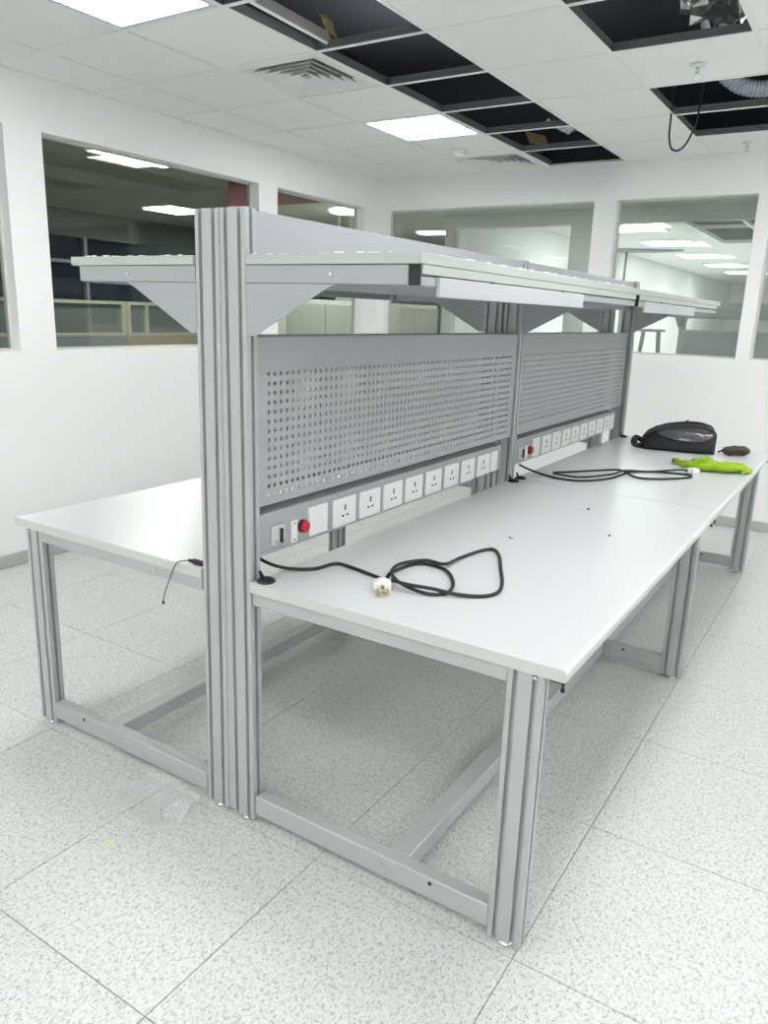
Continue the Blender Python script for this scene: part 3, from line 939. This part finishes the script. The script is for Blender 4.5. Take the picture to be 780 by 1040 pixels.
put('rod', B(-.004, .004, -.004, .004, -.95, 0), M['lamp'], t_, (-.05, 0, 0))
put('rod', B(-.004, .004, -.004, .004, -.95, 0), M['lamp'], t_, (.1, 0, 0))
put('sign_bar', B(-.08, .13, -.01, .01, -.99, -.95), M['lamp'], t_)
# glazed office partitions
def partition(y0, y1, x, board, lb, posts):
    r = empty('office_partition', (x, (y0 + y1) / 2, 0))
    tag(r, lb, 'partition', 'glazed office partitions')
    h = (y1 - y0) / 2
    put('lower_board', B(-.03, .03, -h, h, .001, 1.14), board, r)
    put('cap_rail', B(-.035, .035, -h, h, 1.49, 1.525), M['cream'], r)
    put('middle_rail', B(-.035, .035, -h, h, 1.14, 1.175), M['cream'], r)
    ps = [y0 + .02] + posts + [y1 - .02]
    for p in ps:
        put('post', B(-.034, .034, p - (y0 + y1) / 2 - .02, p - (y0 + y1) / 2 + .02, 1.175, 1.49), M['cream'], r)
    for a, b in zip(ps, ps[1:]):
        put('pane', B(-.005, .005, a - (y0 + y1) / 2 + .02, b - (y0 + y1) / 2 - .02, 1.175, 1.49), M['smoke'], r)
partition(-.6, 4.56, -6.0, M['slate'], 'glazed office partition with slate lower board', [1.1, 2.8])
partition(4.62, 8.2, -6.02, M['beige'], 'glazed office partition with beige lower board', [4.9, 5.75])
t_ = empty('sage_cabinet', (-4.35, 6.9, 0))
tag(t_, 'pale sage office cabinet seen under the shelf through the glass', 'cabinet')
put('cabinet_body', B(-.25, .25, -1.7, 1.7, .001, 1.62, .005), M['sage'], t_)
for k in range(5):
    d = put('door', B(.251, .268, -1.69 + k * .68, -1.02 + k * .68, .05, 1.58, .003), M['sage'], t_)
    put('handle', B(.269, .28, -1.08 + k * .68, -1.06 + k * .68, .8, .95), M['chrome'], d)

# ------------------------------------------------------------------ the corridor and the white lab behind the far wall
HY, HT = 6.1, .12
structure(put('floor_corridor', B(WX - .12, RX + 1, FY + .12, 24, -.1, 0), M['floor']))
structure(put('ceiling_corridor', B(WX - .12, RX + 1, FY + .12, HY, 2.52, 2.6), M['wall2']))
W2 = [(-2.56, -1.29, 1.17, 2.385), (-.90, 1.9, 1.17, 2.385)]
wall_along_x('wall_corridor', HY, HY + HT, WX - .06, RX + 1, CZ + .3, W2, M['wall2'])
for k, (a, b, z0, z1) in enumerate(W2):
    o = structure(empty('window_%d' % (8 + k), ((a + b) / 2, HY + .06, z0)))
    put('pane', B(-(b - a) / 2, (b - a) / 2, -.004, .004, 0, z1 - z0), M['glassb'], o)
lamp('corridor_light', -1.02, 5.38, 2.518, .3, .12, M['lamp_hall'], 'slim corridor ceiling light behind the far wall window')
L2X0 = -2.66
structure(put('wall_lab_left', B(L2X0 - .07, L2X0, HY + HT, 24, 0, 2.9), M['wall']))
structure(put('wall_lab_right', B(RX + 1, RX + 1.1, FY + .12, 24, 0, 2.9), M['wall']))
structure(put('wall_lab_end', B(L2X0, RX + 1, 24, 24.1, 0, 2.9), M['wall']))
# its ceiling with an open patch
HXa, HXb, HYa, HYb = -.8, .5, 8.3, 11.3
cl = MB().box(L2X0, HXa, HY + HT, 24, CZ, CZ + .05).box(HXb, RX + 1, HY + HT, 24, CZ, CZ + .05)
cl.box(HXa, HXb, HY + HT, HYa, CZ, CZ + .05).box(HXa, HXb, HYb, 24, CZ, CZ + .05)
cl = structure(put('ceiling_lab', cl, M['ceil']))
put('ceiling_void', MB().box(HXa, HXb, HYa, HYb, 3.2, 3.25).box(HXa - .02, HXa, HYa, HYb, CZ + .05, 3.25).box(HXb, HXb + .02, HYa, HYb, CZ + .05, 3.25).box(HXa, HXb, HYa - .02, HYa, CZ + .05, 3.25).box(HXa, HXb, HYb, HYb + .02, CZ + .05, 3.25), M['stool'], cl)
put('ceiling_tee', MB().box(HXa, HXb, 9.28, 9.32, CZ, CZ + .04).box(-.17, -.13, HYa, 9.28, CZ, CZ + .04).box(-.17, -.13, 9.32, HYb, CZ, CZ + .04), M['tee'], cl)
k = 0
for x, yy in ((-1.5, (8.95, 11.0, 13.4, 15.8, 18.2)), (.9, (8.95, 11.4, 13.8, 16.2)), (3.3, (8.95, 11.4, 13.8))):
    for y in yy:
        row = {-1.5: 'left', .9: 'middle', 3.3: 'right'}[x]
        o = lamp('lab_light', x, y, CZ - .001, .35, .38, M['lamp_2'], '%s ceiling light panel of the %s row in the bright lab beyond the corridor' % (('nearest', 'second', 'third', 'fourth', 'fifth')[yy.index(y)], row))
        o['group'] = 'ceiling light panels of the lab beyond the corridor'
# bench, table and stool in that lab
wb3 = empty('workbench', (-.56, 8.0, 0), -pi / 2)
tag(wb3, 'grey workbench with pegboard in the bright lab seen through the far right window', 'workbench', 'slotted grey workbenches')
bay(wb3, [(0, 0, True), (PITCH, .004, False)], (-.005, 1.777), simple=True)
t_ = empty('side_table', (-1.25, 8.1, 0))
tag(t_, 'white table standing under the stool beyond the corridor', 'table')
put('tabletop', B(-.6, .6, -.4, .4, .74, .768, .004), M['top'], t_)
for sx in (-.55, .55):
    for sy in (-.35, .35):
        put('leg', B(sx - .025, sx + .025, sy - .025, sy + .025, 0, .74), M['alu'], t_)
t_ = empty('wooden_stool', (-.90, 8.05, .7705))
tag(t_, 'dark four-legged stool standing on a table beyond the corridor', 'stool')
put('seat', MB().lathe((0, 0, 0), [(.15, .615), (.165, .625), (.165, .64), (.15, .648)], 24), M['stool'], t_)
for k in range(4):
    a = pi / 4 + k * pi / 2 + .35
    put('leg', MB().cyl((.12 * cos(a), .12 * sin(a), .615), (.19 * cos(a), .19 * sin(a), 0), .016, .013, 10), M['stool'], t_)
for k in range(4):
    a = pi / 4 + k * pi / 2 + .35; b = a + pi / 2
    put('stretcher', MB().cyl((.168 * cos(a), .168 * sin(a), .2), (.168 * cos(b), .168 * sin(b), .2), .009, n=8), M['stool'], t_)
t_ = empty('service_pole', (-2.45, 12.1, 0))
tag(t_, 'thin dark service pole under a grey patch standing for an open ceiling tile in the far lab', 'pole')
put('pole', MB().cyl((0, 0, 0), (0, 0, CZ - .03), .02), M['stool'], t_)
put('open_tile_patch', MB().prism([(-.19, -.25), (.1, -.3), (.9, .1), (.4, .35), (-.18, .2)], 2, CZ - .03, CZ - .005), M['slate'], t_)  # grey sheet stands in for the shade of an open ceiling tile
